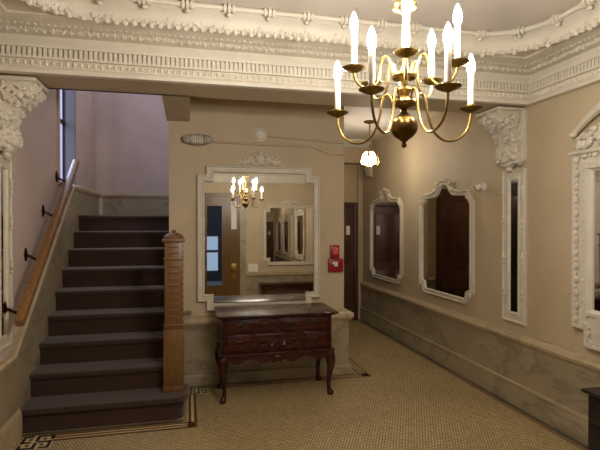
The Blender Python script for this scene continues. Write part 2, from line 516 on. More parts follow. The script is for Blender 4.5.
# ------------------------------------------------------------------ staircase
st = thing('staircase', 'brown carpeted staircase rising to a landing left of the newel post', 'staircase', ((PL+PM0)/2, D0, 0))
SX0, SX1 = PL+.022, -.118
def nose(d0, d1, z0, z1, over=.018, r=.014):
    """side outline of a carpeted step in (D, z) with rounded nosing"""
    pts = [(d0, z0), (d1, z0), (d1, z1)]
    for i in range(7):
        a = PI/2+PI*i/6
        pts.append((d0-over+r+r*math.cos(a), z1-r+r*math.sin(a)))
    pts.append((d0, z1-2*r))
    return pts
for n in range(NS):
    z1 = RZ*(n+1); d0 = D0+TR*n
    m_ = MB()
    if n == 0:
        # curtail step: its right end sweeps round the newel
        def plan(o_, ext):
            xs = -.012+o_; y0 = d0-o_; y1 = 2.70
            pts = [(SX0, y1), (SX0, y0)]
            rr = .07
            for i in range(9):
                a = -PI/2+PI/2*i/8
                pts.append((xs-rr+rr*math.cos(a), y0+rr+rr*math.sin(a)))
            pts.append((xs, y1))
            return pts
        rings = []
        for o_, z in ((0, 0), (0, z1-.03), (.014, z1-.028), (.02, z1-.014), (.014, z1-.002), (.004, z1)):
            rings.append([(x, y, z) for x, y in plan(o_, 0)])
        m_.quadstrip(rings, True, True)
    elif n < NS-1:
        x1 = SX1 if n < 4 else PM0-.002
        m_.prism(nose(d0, d0+TR+.02, z1-RZ-.0, z1), 'x', SX0, x1)
    else:
        m_.prism(nose(d0, DB-.045, z1-RZ, z1), 'x', SX0, PM0-.002)
    m_.build('landing' if n == NS-1 else 'step', M['carpet'], st)
m_ = MB()
m_.prism([(2.70, 0), (DM, 0), (DM, .62), (2.70, .33)], 'x', -.116, -.085)
m_.build('stringer', M['oak'], st)

# newel post
nx, ny, nz = -.068, 2.625, RZ+.0005
nw = thing('newel_post', 'golden oak newel post with carved upper panels at the foot of the stairs', 'newel post', (nx, ny, nz))
m_ = MB()
m_.box(nx-.052, nx+.052, ny-.052, ny+.052, nz, .44, .004)
m_.box(nx-.055, nx+.055, ny-.055, ny+.055, nz, nz+.03, .004)
m_.build('base_block', M['oak'], nw)
m_ = MB()
m_.box(nx-.046, nx+.046, ny-.046, ny+.046, .44, .905, .003)
for z in (.455, .80):
    m_.box(nx-.052, nx+.052, ny-.052, ny+.052, z, z+.014, .004)
for i in range(9):
    z = .50+i*.033
    m_.box(nx-.026, nx+.026, ny-.050, ny-.045, z, z+.012, .002)
    m_.box(nx+.045, nx+.050, ny-.026, ny+.026, z, z+.012, .002)
for i in range(2):
    z = .835+i*.03
    m_.box(nx-.026, nx+.026, ny-.050, ny-.045, z, z+.012, .002)
    m_.box(nx+.045, nx+.050, ny-.026, ny+.026, z, z+.012, .002)
m_.build('shaft', M['oak'], nw)
m_ = MB()
m_.box(nx-.058, nx+.058, ny-.058, ny+.058, .895, .912, .004)
rings = []
for w, z in ((.05, .912), (.05, .925), (.036, .938), (.02, .944)):
    rings.append([(nx+w*math.cos(PI/8+PI/4*i)*1.08, ny+w*math.sin(PI/8+PI/4*i)*1.08, z) for i in range(8)])
m_.quadstrip(rings, True, True)
m_.ell((nx, ny, .95), (.013, .013, .011), 10, 6)
m_.build('cap', M['oak'], nw)

# handrail
a_, b_ = Vector((-.705, 2.285, .562)), Vector((-.705, 3.40, 1.397))
hr = thing('handrail', 'slim wooden handrail on metal brackets along the left stair wall', 'handrail', (-.705, 2.285, .562))
dirv = (b_-a_).normalized(); upv = Vector((1, 0, 0)).cross(dirv)
m_ = MB()
rings = []
for t in (0, .01, .5, .99, 1):
    c = a_.lerp(b_, t); k = .8 if t in (0, 1) else 1
    rings.append([c+(Vector((1, 0, 0))*.019*math.copysign(abs(math.cos(q))**.45, math.cos(q))+upv*.022*math.copysign(abs(math.sin(q))**.45, math.sin(q)))*k for q in [2*PI*i/16+.0001 for i in range(16)]])
m_.quadstrip(rings, True, True); m_.build('rail', M['rail'], hr)
for t in (.07, .33, .60, .86):
    c = a_.lerp(b_, t)
    m_ = MB()
    w = Vector((PL, c.y, c.z))+dirv*.0
    m_.tube([c-upv*.022, c-upv*.036+Vector((-.01, 0, 0)), c-upv*.034+Vector((-.04, 0, 0)), w+Vector((.003, 0, 0))], .007, 8)
    m_.quadstrip([[(PL+h_, w.y+k_*dy, w.z+k_*dz) for dy, dz in ((0, -.034), (.018, 0), (0, .034), (-.018, 0))] for h_, k_ in ((0, 1), (.006, 1), (.012, .5))], True, True)
    m_.build('bracket', M['brass_dark'], hr)

# stair window (daylight)
wn = sempty('window_1')
m_ = MB()
m_.box(PL-.09, PL-.085, WY0, WY1, WZ0, WZ1)
m_.build('pane', M['daylight'], wn)
m_ = MB()
for y0, y1 in ((WY0, WY0+.02), (WY1-.012, WY1)): m_.box(PL-.085, PL+.002, y0, y1, WZ0, WZ1)
m_.box(PL-.085, PL-.07, WY0, WY1, 1.70, 1.725); m_.box(PL-.085, PL-.07, WY0, WY1, WZ0, WZ0+.02)
m_.build('window_frame', M['dark'], wn)
m_ = MB(); m_.box(PL-.085, PL+.03, WY0-.02, WY1+.01, WZ0-.02, WZ0, .004); m_.build('window_sill', M['stairwall'], wn)
m_ = MB(); m_.box(PL, PL+.012, WY0-.03, WY0, WZ0, WZ1+.03); m_.build('casing', M['stairwall'], wn)

# ------------------------------------------------------------------ doors
d1 = sempty('door_1')      # end of the hall
m_ = MB()
m_.box(1.152, 1.19, DB-.045, DB, 0, 1.2, .003); m_.box(1.66, 1.70, DB-.045, DB, 0, 1.2, .003); m_.box(1.19, 1.66, DB-.045, DB, 1.16, 1.2, .003)
m_.build('frame', M['door'], d1)
m_ = MB(); m_.box(1.19, 1.66, DB-.02, DB, 0.004, 1.16)
for x0, x1 in ((1.225, 1.405), (1.445, 1.625)):
    for z0, z1 in ((.12, .5), (.58, 1.08)): m_.box(x0, x1, DB-.028, DB-.019, z0, z1, .006)
m_.build('leaf', M['door'], d1)
m_ = MB(); m_.lathe([(.004, 0), (.008, -.01), (.016, -.02), (.014, -.034), (.002, -.038)], (1.21, DB-.02, .55), 12, 'y'); m_.build('knob', M['brass_old'], d1)
m_ = MB(); m_.box(1.70, 1.725, DB-.03, DB, 0, 1.585); struct(m_.build('trim_18', M['wall'], keep=True))
d2 = sempty('door_2')      # side of the hall, seen in the wall mirrors
m_ = MB()
xw = PM1+.002
for y0, y1 in ((3.78, 3.83), (4.43, 4.48)): m_.box(PM1, xw+.012, y0, y1, 0, 1.33, .004)
m_.box(PM1, xw+.012, 3.83, 4.43, 1.28, 1.33, .004); m_.build('frame', M['door'], d2)
m_ = MB(); m_.box(PM1, xw+.008, 3.83, 4.43, .004, 1.28)
for y0, y1 in ((3.9, 4.11), (4.17, 4.37)):
    for z0, z1 in ((.12, .55), (.64, 1.2)): m_.box(xw+.006, xw+.011, y0, y1, z0, z1, .006)
m_.build('leaf', M['door'], d2)
m_ = MB(); m_.lathe([(.004, 0), (.008, .01), (.016, .02), (.014, .034), (.002, .038)], (xw+.008, 3.88, .58), 12, 'x'); m_.build('knob', M['brass_old'], d2)
d4 = sempty('door_4')
m_ = MB()
for y0, y1 in ((3.10, 3.14), (3.64, 3.68)): m_.box(PM1, xw+.012, y0, y1, 0, 1.33, .004)
m_.box(PM1, xw+.012, 3.14, 3.64, 1.28, 1.33, .004); m_.build('frame', M['dark'], d4)
m_ = MB(); m_.box(PM1, xw+.008, 3.14, 3.64, .004, 1.28)
for z0, z1 in ((.12, .55), (.64, 1.2)): m_.box(xw+.006, xw+.011, 3.2, 3.58, z0, z1, .006)
m_.build('leaf', M['dark'], d4)
m_ = MB(); m_.lathe([(.004, 0), (.008, .01), (.016, .02), (.014, .034), (.002, .038)], (xw+.008, 3.60, .58), 12, 'x'); m_.build('knob', M['brass_old'], d4)
d3 = sempty('door_3')      # entrance behind the viewer
m_ = MB()
for x0, x1 in ((DX0, DX0+.03), (DX1-.03, DX1)): m_.box(x0, x1, DF-.05, DF+.015, 0, DZ1)
m_.box(DX0+.03, DX1-.03, DF-.05, DF+.015, DZ1-.05, DZ1); m_.build('frame', M['doorgold'], d3)
for x0, x1, g0, g1 in ((.075, DX1-.03, .105, .305), (DX0+.03, .07, -.3, .0)):
    m_ = MB(); y0, y1 = DF-.035, DF-.005
    m_.box(x0, g0, y0, y1, .004, DZ1-.05); m_.box(g1, x1, y0, y1, .004, DZ1-.05)
    m_.box(g0, g1, y0, y1, .004, .22); m_.box(g0, g1, y0, y1, 1.30, DZ1-.05)
    lf = m_.build('leaf', M['doorgold'], d3)
    m_ = MB(); m_.box(g0, g1, DF-.022, DF-.018, .22, 1.30); m_.build('pane', M['glass'], lf)
    if x0 > 0:
        m_ = MB(); m_.box(.425, .505, DF-.006, DF+.0005, .30, .51, .003); m_.build('push_plate', M['brass'], lf)
tag(MB().box(.43, .505, DF-.005, DF-.002, .98, 1.36).build('notice', M['paper']), 'tall white notice on the wooden entrance door, seen in the big mirror', 'notice')
# street outside the entrance door
struct(MB().box(-6, 6, -3.4, DF-T-.01, -.10, -.005).build('ground', M['asphalt'], keep=True))
fb = thing('street_building', 'pale building across the street seen through the entrance door glass', 'building', (0, -3.4, -.005))
MB().box(-6, 6, -4, -3.4, -.005, 6).build('facade', M['facade'], fb)
for i in range(5):
    MB().box(-2.5+i*1, -1.7+i*1, -3.42, -3.39, .2, .55).build('window', M['street_glow'], fb); MB().box(-2.5+i*1, -1.7+i*1, -3.42, -3.39, .6, .86).build('window', M['street_glow'], fb)  # made-up glowing panels standing in for the bright daylit street

# ------------------------------------------------------------------ framed mirrors
def lumps(m_, pts, step, size, fmap, hgt, aspect=1.0):
    for i, (u, v_, a) in enumerate(walk(pts, step)):
        k = 1 if i % 2 == 0 else .6
        c = Vector(fmap(u, v_, hgt))
        e = Vector(fmap(u+.001, v_, hgt))-c; f_ = Vector(fmap(u, v_+.001, hgt))-c; g = Vector(fmap(u, v_, hgt+.001))-c
        e.normalize(); f_.normalize(); g.normalize()
        t = e*math.cos(a)+f_*math.sin(a); w = -e*math.sin(a)+f_*math.cos(a)
        rot = Matrix((t, w, g)).transposed()
        m_.ell(c, (size*aspect*k, size*.8*k, size*.55*k), 7, 4, rot)

def framed(t, pts, width, fmap, relief, orn, extra=None, glass_fix=None):
    prof = [(0, 0), (0, relief*.75), (width*.08, relief), (width*.2, relief), (width*.28, relief*.7), (width*.66, relief*.62), (width*.72, relief*.9), (width*.86, relief*.9), (width*.92, relief*.45), (width, relief*.3)]
    m_ = MB(); sweep(m_, pts, prof, fmap)
    if orn: lumps(m_, offset_poly(pts, width*.46), orn[0], orn[1], fmap, relief*.66)
    if extra: extra(m_)
    m_.build('frame', M['frame'], t)
    m_ = MB()
    gp = offset_poly(pts, width*.96)
    g_ = [fmap(u, v_, relief*.33) for u, v_ in gp]
    if glass_fix: g_ = [glass_fix(p) for p in g_]
    m_.face(g_)
    return m_.build('mirror_glass', M['mirror'], t, weld=False)

# stepped mirror outline (u right, v up)
def stepped(u0, u1, v0, v1, nu, nv):
    return [(u0+nu, v0), (u1-nu, v0), (u1-nu, v0+nv), (u1, v0+nv), (u1, v1-nv), (u1-nu, v1-nv), (u1-nu, v1), (u0+nu, v1), (u0+nu, v1-nv), (u0, v1-nv), (u0, v0+nv), (u0+nu, v0+nv)]

def crest(t, cx, cz, w, h, fmap):
    m_ = MB()
    def el(u, v_, ru, rv, a=0, hh=.012):
        c = Vector(fmap(u, v_, hh*.5))
        e = (Vector(fmap(u+.001, v_, 0))-Vector(fmap(u, v_, 0))).normalized(); f_ = Vector((0, 0, 1)); g = e.cross(f_)
        tt = e*math.cos(a)+f_*math.sin(a); ww = -e*math.sin(a)+f_*math.cos(a)
        m_.ell(c, (ru, rv, hh), 9, 5, Matrix((tt, ww, g)).transposed())
    el(cx, cz+h*.45, w*.11, h*.38, 0, .02); el(cx, cz+h*.9, w*.05, h*.14, 0, .014)
    for s in (-1, 1):
        el(cx+s*w*.17, cz+h*.42, w*.09, h*.2, s*.9); el(cx+s*w*.27, cz+h*.30, w*.10, h*.15, -s*.3)
        el(cx+s*w*.38, cz+h*.22, w*.10, h*.12, s*.5); el(cx+s*w*.47, cz+h*.12, w*.06, h*.09, -s*.6)
        el(cx+s*w*.14, cz+h*.68, w*.06, h*.14, -s*.7); el(cx+s*w*.24, cz+h*.55, w*.06, h*.11, s*.2)
        el(cx+s*w*.10, cz+h*.12, w*.09, h*.10, s*.2); el(cx+s*w*.34, cz+h*.45, w*.045, h*.09, s*.9)
        pts = []
        for i in range(14):
            a = i*.5; r = w*.07*(1-i/16)
            pts.append(fmap(cx+s*(w*.43-r*math.cos(a)), cz+h*.16+r*math.sin(a), .012))
        m_.tube(pts, w*.014, 6)
    return m_.build('crest', M['frame'], t)

A_, B_ = -.022, .011           # the glass hangs a touch out of true in its frame
fm = lambda u, v_, hgt: (u, DM-hgt, v_)
t = thing('wall_mirror', 'big stepped-corner white mirror above the mahogany chest of drawers', 'mirror', (.4525, DM, .45))
def tilt(p):
    return (p[0], DM-.016+math.tan(A_)*(p[0]-.4525)+B_*(p[2]-.9), p[2])
framed(t, stepped(.06, .845, .449, 1.352, .055, .058), .047, fm, .034, (.05, .008), glass_fix=tilt)
crest(t, .4525, 1.356, .30, .095, fm)
ff = lambda u, v_, hgt: (u, DF+hgt, v_)
t = thing('wall_mirror', 'second stepped-corner mirror by the entrance, seen only reflected in the big mirror', 'mirror', (1.25, DF, .48))
framed(t, stepped(.865, 1.64, .48, 1.317, .055, .058), .047, ff, .03, (.05, .008))
crest(t, 1.25, 1.32, .28, .10, ff)

# two arched mirrors on the right wall
def arched(w):
    c = w/2
    pts = [(0, .56), (.015, .535), (.05, .525), (.058, .49), (.085, .468), (w-.085, .468), (w-.058, .49), (w-.05, .525), (w-.015, .535), (w, .56),
           (w, 1.135), (w-.02, 1.15), (w-.022, 1.175), (w-.05, 1.18), (w-.055, 1.205), (c+.125, 1.215), (c+.105, 1.23)]
    for i in range(11):
        a = PI*.04+PI*.92*i/10
        pts.append((c+.095*math.cos(a), 1.235+.06*math.sin(a)))
    pts += [(c-.105, 1.23), (c-.125, 1.215), (.055, 1.205), (.05, 1.18), (.022, 1.175), (.02, 1.15), (0, 1.135)]
    return pts
def arched_mirror(d0, label):
    w = .716
    fr = lambda u, v_, hgt: (PR-hgt, d0+u, v_)
    t = thing('arched_mirror', label, 'mirror', (PR, d0+w/2, .468), 'arched mirrors on the right wall')
    def leaves(m_):
      def el(u, v_, ru, rv, a=0):
        m_.ell((PR-.021, d0+u, v_), (.010, ru, rv), 8, 5, Matrix.Rotation(a, 3, 'X'))
      for s in (-1, 1):
        for du, v_, ru, rv, a in ((.12, 1.222, .03, .014, .3), (.17, 1.208, .03, .012, .1), (.09, 1.27, .018, .02, .5), (.23, 1.20, .03, .010, 0), (.335, 1.15, .016, .02, 0), (.335, .53, .02, .016, .5)):
            el(w/2+s*du, v_, ru, rv, -s*a)
      el(w/2, 1.295, .022, .016); el(w/2-.03, 1.288, .02, .012, .4); el(w/2+.03, 1.288, .02, .012, -.4)
    framed(t, arched(w), .038, fr, .022, (.06, .008), leaves)
    return t
arched_mirror(2.69, 'nearer white arch-topped mirror on the right wall, beside the security camera')
arched_mirror(3.715, 'farther white arch-topped mirror on the right wall, at the hall end')

# large ornate mirror at the right edge
cxm = 1.40; hw = .475
fr = lambda u, v_, hgt: (PR-hgt, u, v_)
t = thing('ornate_mirror', 'large carved white mirror at the right edge above the dark cabinet', 'mirror', (PR, cxm, .436))
outl = stepped(cxm-hw, cxm+hw, .436, 1.325, .07, .076)
outl = outl[:4]+[(cxm+hw, 1.325), (cxm-hw, 1.325)]+outl[-2:]
def ornate_bits(m_):
    lumps(m_, offset_poly(outl, .03), .03, .016, fr, .036)
    lumps(m_, offset_poly(outl, .066), .045, .010, fr, .032)
    m_.box(PR-.05, PR, cxm-hw-.006, cxm+hw+.006, 1.305, 1.322, .004)
framed(t, outl, .10, fr, .04, None, ornate_bits)
m_ = MB()
m_.prism([(cxm-hw+.01, 1.322), (cxm+hw-.01, 1.322), (cxm+hw-.05, 1.38), (cxm+.24, 1.46), (cxm+.14, 1.49), (cxm-.14, 1.49), (cxm-.24, 1.46), (cxm-hw+.05, 1.38)], 'x', PR-.02, PR)
rnd = random.Random(11)
for s in (-1, 1):
    pts = []
    for i in range(30):
        f_ = i/29
        if f_ < .6:
            g = f_/.6; pts.append((PR-.03-.012*g, cxm+s*(hw-.01-.29*g), 1.405+.115*g+.03*math.sin(g*PI)))
        else:
            g = (f_-.6)/.4*5.2; r = .045*(1-g/8)
            pts.append((PR-.045, cxm+s*(.175-r*math.sin(g)), 1.475+r*math.cos(g)))
    m_.tube(pts, [.012+.012*math.sin(min(1, i/18)*PI*.5) for i in range(30)], 8)
    m_.ell((PR-.03, cxm+s*(hw-.005), 1.40), (.02, .022, .016), 8, 5)
    for i in range(70):
        g = rnd.random(); d = rnd.random()
        u = cxm+s*(hw-.04-.32*g); v_ = 1.335+d*(.05+.12*g)
        m_.ell((PR-.022-rnd.random()*.016, u, v_), (.014, rnd.uniform(.012, .024), rnd.uniform(.008, .016)), 7, 4, Matrix.Rotation(rnd.uniform(-1, 1), 3, 'X'))
m_.ell((PR-.03, cxm, 1.47), (.03, .075, .10), 12, 8)
for i in range(10):
    a = 2*PI*i/10; m_.ell((PR-.04, cxm+.08*math.cos(a), 1.47+.1*math.sin(a)), (.02, .024, .022), 7, 4)
m_.build('crest', M['frame'], t)

# narrow pilaster mirrors under the beam brackets, and the brackets
def pilaster(P, sg, label):
    f_ = lambda u, v_, hgt: (P-sg*hgt, u, v_)
    t = thing('pilaster_mirror', label, 'mirror', (P, 2.31, .443), 'narrow mirrors below the beam brackets')
    u0, u1 = (2.216, 2.405) if sg > 0 else (2.24, 2.43)
    o = [(u0, .443), (u1, .443), (u1, 1.29), (u0, 1.29)]
    def beads(m_):
      for u in (u0+.016, u1-.016):
        for v_ in (.62, .80, 1.0, 1.16):
            m_.ell((P-sg*.018, u, v_), (.009, .013, .02), 8, 5)
            m_.ell((P-sg*.017, u, v_-.024), (.009, .009, .012), 7, 4); m_.ell((P-sg*.017, u, v_+.024), (.009, .009, .012), 7, 4)
    framed(t, o, .062, f_, .018, (.045, .006), beads)
    return t
pilaster(PR, 1, 'tall narrow white-framed mirror on the right wall below the carved bracket')
pilaster(PL, -1, 'tall narrow cream-framed mirror at the left edge beside the stairs')
def corbel(P, sg, mat, label):
    t = thing('corbel', label, 'bracket', (P, 2.32, 1.3), 'carved plaster brackets under the beam')
    rnd = random.Random(3)
    m_ = MB()
    side = [(0, 1.325), (.02, 1.325), (.035, 1.332), (.05, 1.345), (.056, 1.37), (.05, 1.395), (.04, 1.42), (.044, 1.45), (.06, 1.485), (.088, 1.515), (.118, 1.54), (.14, 1.562), (.148, 1.595), (0, 1.595)]
    m_.prism([(P-sg*a, z) for a, z in side], 'y', 2.245, 2.405)
    m_.build('scroll', mat, t)
    m_ = MB(); m_.box(P-sg*.024, P, 2.212, 2.432, 1.326, 1.60, .003)
    m_.box(P-sg*.17, P, 2.225, 2.432, 1.594, 1.611, .004); m_.build('abacus', mat, t)
    m_ = MB()
    core = side[1:-1]
    for i in range(150):
        k = rnd.random()*(len(core)-1); j = int(k); f_ = k-j
        a = core[j][0]+(core[j+1][0]-core[j][0])*f_; z = core[j][1]+(core[j+1][1]-core[j][1])*f_
        d = rnd.uniform(2.25, 2.40)
        m_.ell((P-sg*(a+rnd.uniform(-.006, .012)), d, z+rnd.uniform(-.01, .006)), (rnd.uniform(.010, .02), rnd.uniform(.010, .022), rnd.uniform(.010, .022)), 7, 4,
               Matrix.Rotation(rnd.uniform(-.8, .8), 3, 'Y') @ Matrix.Rotation(rnd.uniform(-.8, .8), 3, 'X'))
    for d in (2.238, 2.412):      # carved sides with a spiral
        for i in range(60):
            k = rnd.random()*(len(core)-1); j = int(k); f_ = k-j
            a = (core[j][0]+(core[j+1][0]-core[j][0])*f_)*rnd.uniform(.15, .95); z = core[j][1]+(core[j+1][1]-core[j][1])*f_
            m_.ell((P-sg*a, d, z), (rnd.uniform(.008, .016), .010, rnd.uniform(.008, .018)), 6, 4, Matrix.Rotation(rnd.uniform(-1, 1), 3, 'Y'))
        pts = []
        for i in range(26):
            a = i*.42; r = .042*(1-i/30)
            pts.append((P-sg*(.07+r*math.cos(a)), d+(-.004 if d < 2.3 else .004), 1.55+r*math.sin(a)*.8))
        m_.tube(pts, .006, 6)
    m_.ell((P-sg*.03, 2.325, 1.318), (.028, .05, .022), 10, 6); m_.ell((P-sg*.028, 2.325, 1.293), (.018, .026, .018), 10, 6)
    m_.build('acanthus_leaves', mat, t, weld=False)
    return t
corbel(PR, 1, M['frame'], 'carved white leaf bracket under the beam on the right wall')
corbel(PL, -1, M['plaster'], 'carved cream leaf bracket under the beam at the left edge')

# ------------------------------------------------------------------ lowboy chest
cx0, cx1, cy0, cy1 = .185, .815, 2.66, 2.935
ch = thing('lowboy_chest', 'dark red mahogany lowboy chest on cabriole legs below the big mirror', 'chest of drawers', (.5, 2.8, 0))
m_ = MB(); m_.box(cx0, cx1, cy0, cy1, .262, .470, .003)
for x in (cx0+.012, cx1-.012): m_.tube([(x, cy0-.001, .28), (x, cy0-.001, .455)], .009, 8)
m_.build('case', M['mahogany'], ch)
m_ = MB()
m_.box(cx0-.03, cx1+.03, cy0-.038, cy1+.012, .474, .487, .004)
m_.box(cx0-.016, cx1+.016, cy0-.02, cy1+.006, .466, .475, .003)
m_.build('top', M['mahogany'], ch)
m_ = MB(); m_.box(cx0-.014, cx1+.014, cy0-.016, cy1+.004, .256, .272, .005); m_.build('waist_moulding', M['mahogany'], ch)
m_ = MB()
n = 40; up_ = []; lo_ = []
for i in range(n+1):
    f_ = i/n; x = cx0-.004+(cx1-cx0+.008)*f_
    s = abs(f_-.5)*2
    z = .222+.012*math.cos(s*PI*4)*(1 if s < .85 else .2)-(.016 if s < .10 else 0)
    lo_.append((x, z)); up_.append((x, .258))
m_.prism(lo_+list(reversed(up_)), 'y', cy0-.006, cy0+.008)
for x in (cx0-.004, cx1-.008):
    pl = [(cy0, .225), (cy0+.05, .225), (cy0+.08, .237), (cy1-.08, .237), (cy1-.05, .225), (cy1, .225), (cy1, .258), (cy0, .258)]
    m_.prism(pl, 'x', x, x+.012)
m_.ell((.5, cy0-.007, .236), (.03, .008, .02), 12, 6)
m_.build('apron', M['mahogany'], ch)
for (x, sx) in ((cx0+.012, -1), (cx1-.012, 1)):
    for (y, sy) in ((cy0+.012, -1), (cy1-.02, 1)):
        m_ = MB()
        d = Vector((sx, sy, 0)).normalized()*.7
        path = []; rad = []
        for o_, z, r in ((-.005, .258, .026), (.004, .235, .030), (.014, .205, .029), (.016, .175, .024), (.008, .14, .018), (-.002, .10, .0135), (-.006, .06, .0115), (-.002, .035, .012), (.008, .02, .017), (.012, .010, .019), (.012, .0005, .015)):
            path.append(Vector((x, y, z))+d*o_); rad.append(r)
        m_.tube(path, rad, 12)
        m_.build('leg', M['mahogany_v'], ch)
def drawer(x0, x1, z0, z1, pulls, shell=False):
    m_ = MB(); m_.box(x0, x1, cy0-.009, cy0+.004, z0, z1, .004, 3)
    if not shell: m_.box(x0+.014, x1-.014, cy0-.0105, cy0-.004, z0+.012, z1-.012, .002)
    dr = m_.build('drawer', M['mahogany'], ch)
    for px_ in pulls:
        zc = (z0+z1)/2+.004
        m_ = MB()
        m_.ell((px_, cy0-.012, zc), (.022, .003, .012), 12, 6)
        pts = [(px_+.016*math.cos(a), cy0-.016-.004*abs(math.sin(a)), zc-.014*math.sin(a)) for a in [PI*i/8 for i in range(9)]]
        m_.tube(pts, .0022, 6); m_.build('pull', M['brass_dark'], dr)
    if shell:
        m_ = MB(); xc = (x0+x1)/2
        for i in range(9):
            a = PI*(i+.5)/9
            m_.ell((xc+.032*math.cos(a), cy0-.010, z0+.022+.026*math.sin(a)), (.022, .006, .0065), 8, 4, Matrix.Rotation(-a, 3, 'Y'))
        m_.ell((xc, cy0-.012, z0+.02), (.014, .007, .010), 10, 5)
        m_.build('shell_carving', M['mahogany'], dr)
drawer(.215, .492, .388, .458, (.285, .425)); drawer(.508, .785, .388, .458, (.578, .718))
drawer(.215, .352, .284, .374, (.284,)); drawer(.372, .628, .284, .374, (.41, .59), True); drawer(.648, .785, .284, .374, (.716,))

# dark cabinet at the right edge
cb = thing('low_cabinet', 'low dark wood cabinet at the bottom right corner against the marble dado', 'cabinet', (1.62, 1.2, 0))
m_ = MB(); m_.box(1.545, 1.715, .82, 1.585, .02, .322, .003); m_.box(1.56, 1.71, .83, 1.575, 0, .02); m_.build('body', M['dark'], cb)
m_ = MB(); m_.box(1.53, 1.715, .80, 1.605, .322, .337, .004); m_.build('top', M['dark'], cb)
for y0, y1 in ((.84, 1.19), (1.21, 1.565)):
    m_ = MB(); m_.box(1.537, 1.546, y0, y1, .05, .20, .003); m_.box(1.533, 1.539, y0+.03, y1-.03, .075, .175, .003)
    dd = m_.build('door', M['dark'], cb)
    m_ = MB(); m_.ell((1.531, (y1-.02 if y0 < 1 else y0+.02), .13), (.009, .009, .009), 10, 6); m_.build('knob', M['brass_dark'], dd)
    m_ = MB(); m_.box(1.537, 1.546, y0, y1, .215, .305, .003); dd = m_.build('drawer', M['dark'], cb)
    m_ = MB(); m_.ell((1.533, (y0+y1)/2, .26), (.009, .009, .009), 10, 6); m_.build('knob', M['brass_dark'], dd)

# bench below the entrance-side mirror (seen reflected)
bn = thing('bench', 'low dark red wooden bench by the entrance, seen reflected in the big mirror', 'bench', (1.17, DF+.14, 0))
m_ = MB(); m_.box(.79, 1.55, DF+.05, DF+.25, .225, .25, .004); m_.build('seat', M['mahogany'], bn)
m_ = MB(); m_.box(.82, 1.52, DF+.065, DF+.235, .16, .225); m_.build('apron', M['mahogany'], bn)
for x in (.83, 1.49):
    for y in (DF+.07, DF+.21):
        m_ = MB(); m_.box(x, x+.03, y, y+.025, 0, .17, .003); m_.build('leg', M['mahogany_v'], bn)
tag(MB().box(.66, .79, DF+.021, DF+.027, .395, .505).build('card', M['paper']), 'small white card standing on the dado ledge in the mirror reflection', 'card')

# ------------------------------------------------------------------ wall fittings
# emergency light
Y = DM
el_ = thing('emergency_light', 'oval emergency light with two lamp heads on the wall left of the mirror crest', 'emergency light', (.063, Y, 1.475))
e = (.063, Y-.02, 1.505)
m_ = MB(); m_.ell((e[0], Y-.022, e[2]), (.092, .034, .036), 24, 12); m_.build('housing', M['grey_plastic'], el_)
m_ = MB()
for i in range(7): m_.box(e[0]-.036+i*.0105, e[0]-.03+i*.0105, Y-.056, Y-.03, e[2]-.026, e[2]+.026, .002)
m_.build('ribbed_cover', M['white_plastic'], el_)
for s in (-1, 1):
    m_ = MB(); m_.lathe([(.004, 0), (.018, -.008), (.025, -.03), (.025, -.042), (.02, -.045), (.002, -.043)], (e[0]+s*.062, Y-.012, e[2]), 16, 'y'); m_.build('lamp_head', M['grey_plastic'], el_)
# round alarm
al = thing('smoke_alarm', 'round cream alarm on the wall above the mirror crest', 'alarm', (.45, Y, 1.515))
c = (.452, Y, 1.553)
m_ = MB(); m_.lathe([(.044, 0), (.044, -.008), (.04, -.012), (.002, -.012)], c, 28, 'y'); m_.build('back_plate', M['plaster'], al)
m_ = MB(); m_.lathe([(.034, -.012), (.033, -.02), (.026, -.028), (.024, -.024), (.016, -.024), (.014, -.034), (.002, -.036)], c, 28, 'y'); m_.build('cover', M['white_plastic'], al)
# conduits
tag(MB().tube([(.498, Y-.006, 1.548), (.75, Y-.006, 1.535), (1.012, Y-.006, 1.522)], .007, 8).build('conduit', M['wall']), 'thin painted conduit running right from the round alarm', 'conduit')
pts = [(.155, Y-.006, 1.498), (.5, Y-.006, 1.492), (.76, Y-.006, 1.490), (.82, Y-.006, 1.484), (.87, Y-.006, 1.462), (.92, Y-.006, 1.448), (1.012, Y-.006, 1.447)]
tag(MB().tube(pts, .0075, 8).build('conduit', M['wall']), 'longer painted conduit running from the emergency light and dipping at the right', 'conduit')
# fire alarm devices
fs = thing('fire_strobe', 'upper red fire alarm strobe on the wall right of the big mirror', 'fire alarm', (.945, Y, .76))
m_ = MB(); m_.box(.916, .976, Y-.03, Y, .765, .848, .004); m_.build('housing', M['red'], fs)
m_ = MB(); m_.box(.928, .965, Y-.042, Y-.028, .785, .835, .004)
for i in range(3): m_.box(.93+i*.012, .937+i*.012, Y-.045, Y-.04, .79, .83, .002)
m_.build('lens', M['pink'], fs)
fp = thing('fire_pull_station', 'red fire alarm pull station with a white handle, below the strobe', 'fire alarm', (.95, Y, .66))
m_ = MB(); m_.box(.902, 1.004, Y-.034, Y+.001, .672, .758, .006); m_.build('housing', M['red'], fp)
m_ = MB(); m_.box(.922, .962, Y-.046, Y-.03, .722, .74, .004); m_.box(.936, .962, Y-.044, Y-.03, .708, .722, .004); m_.build('handle', M['white_plastic'], fp)
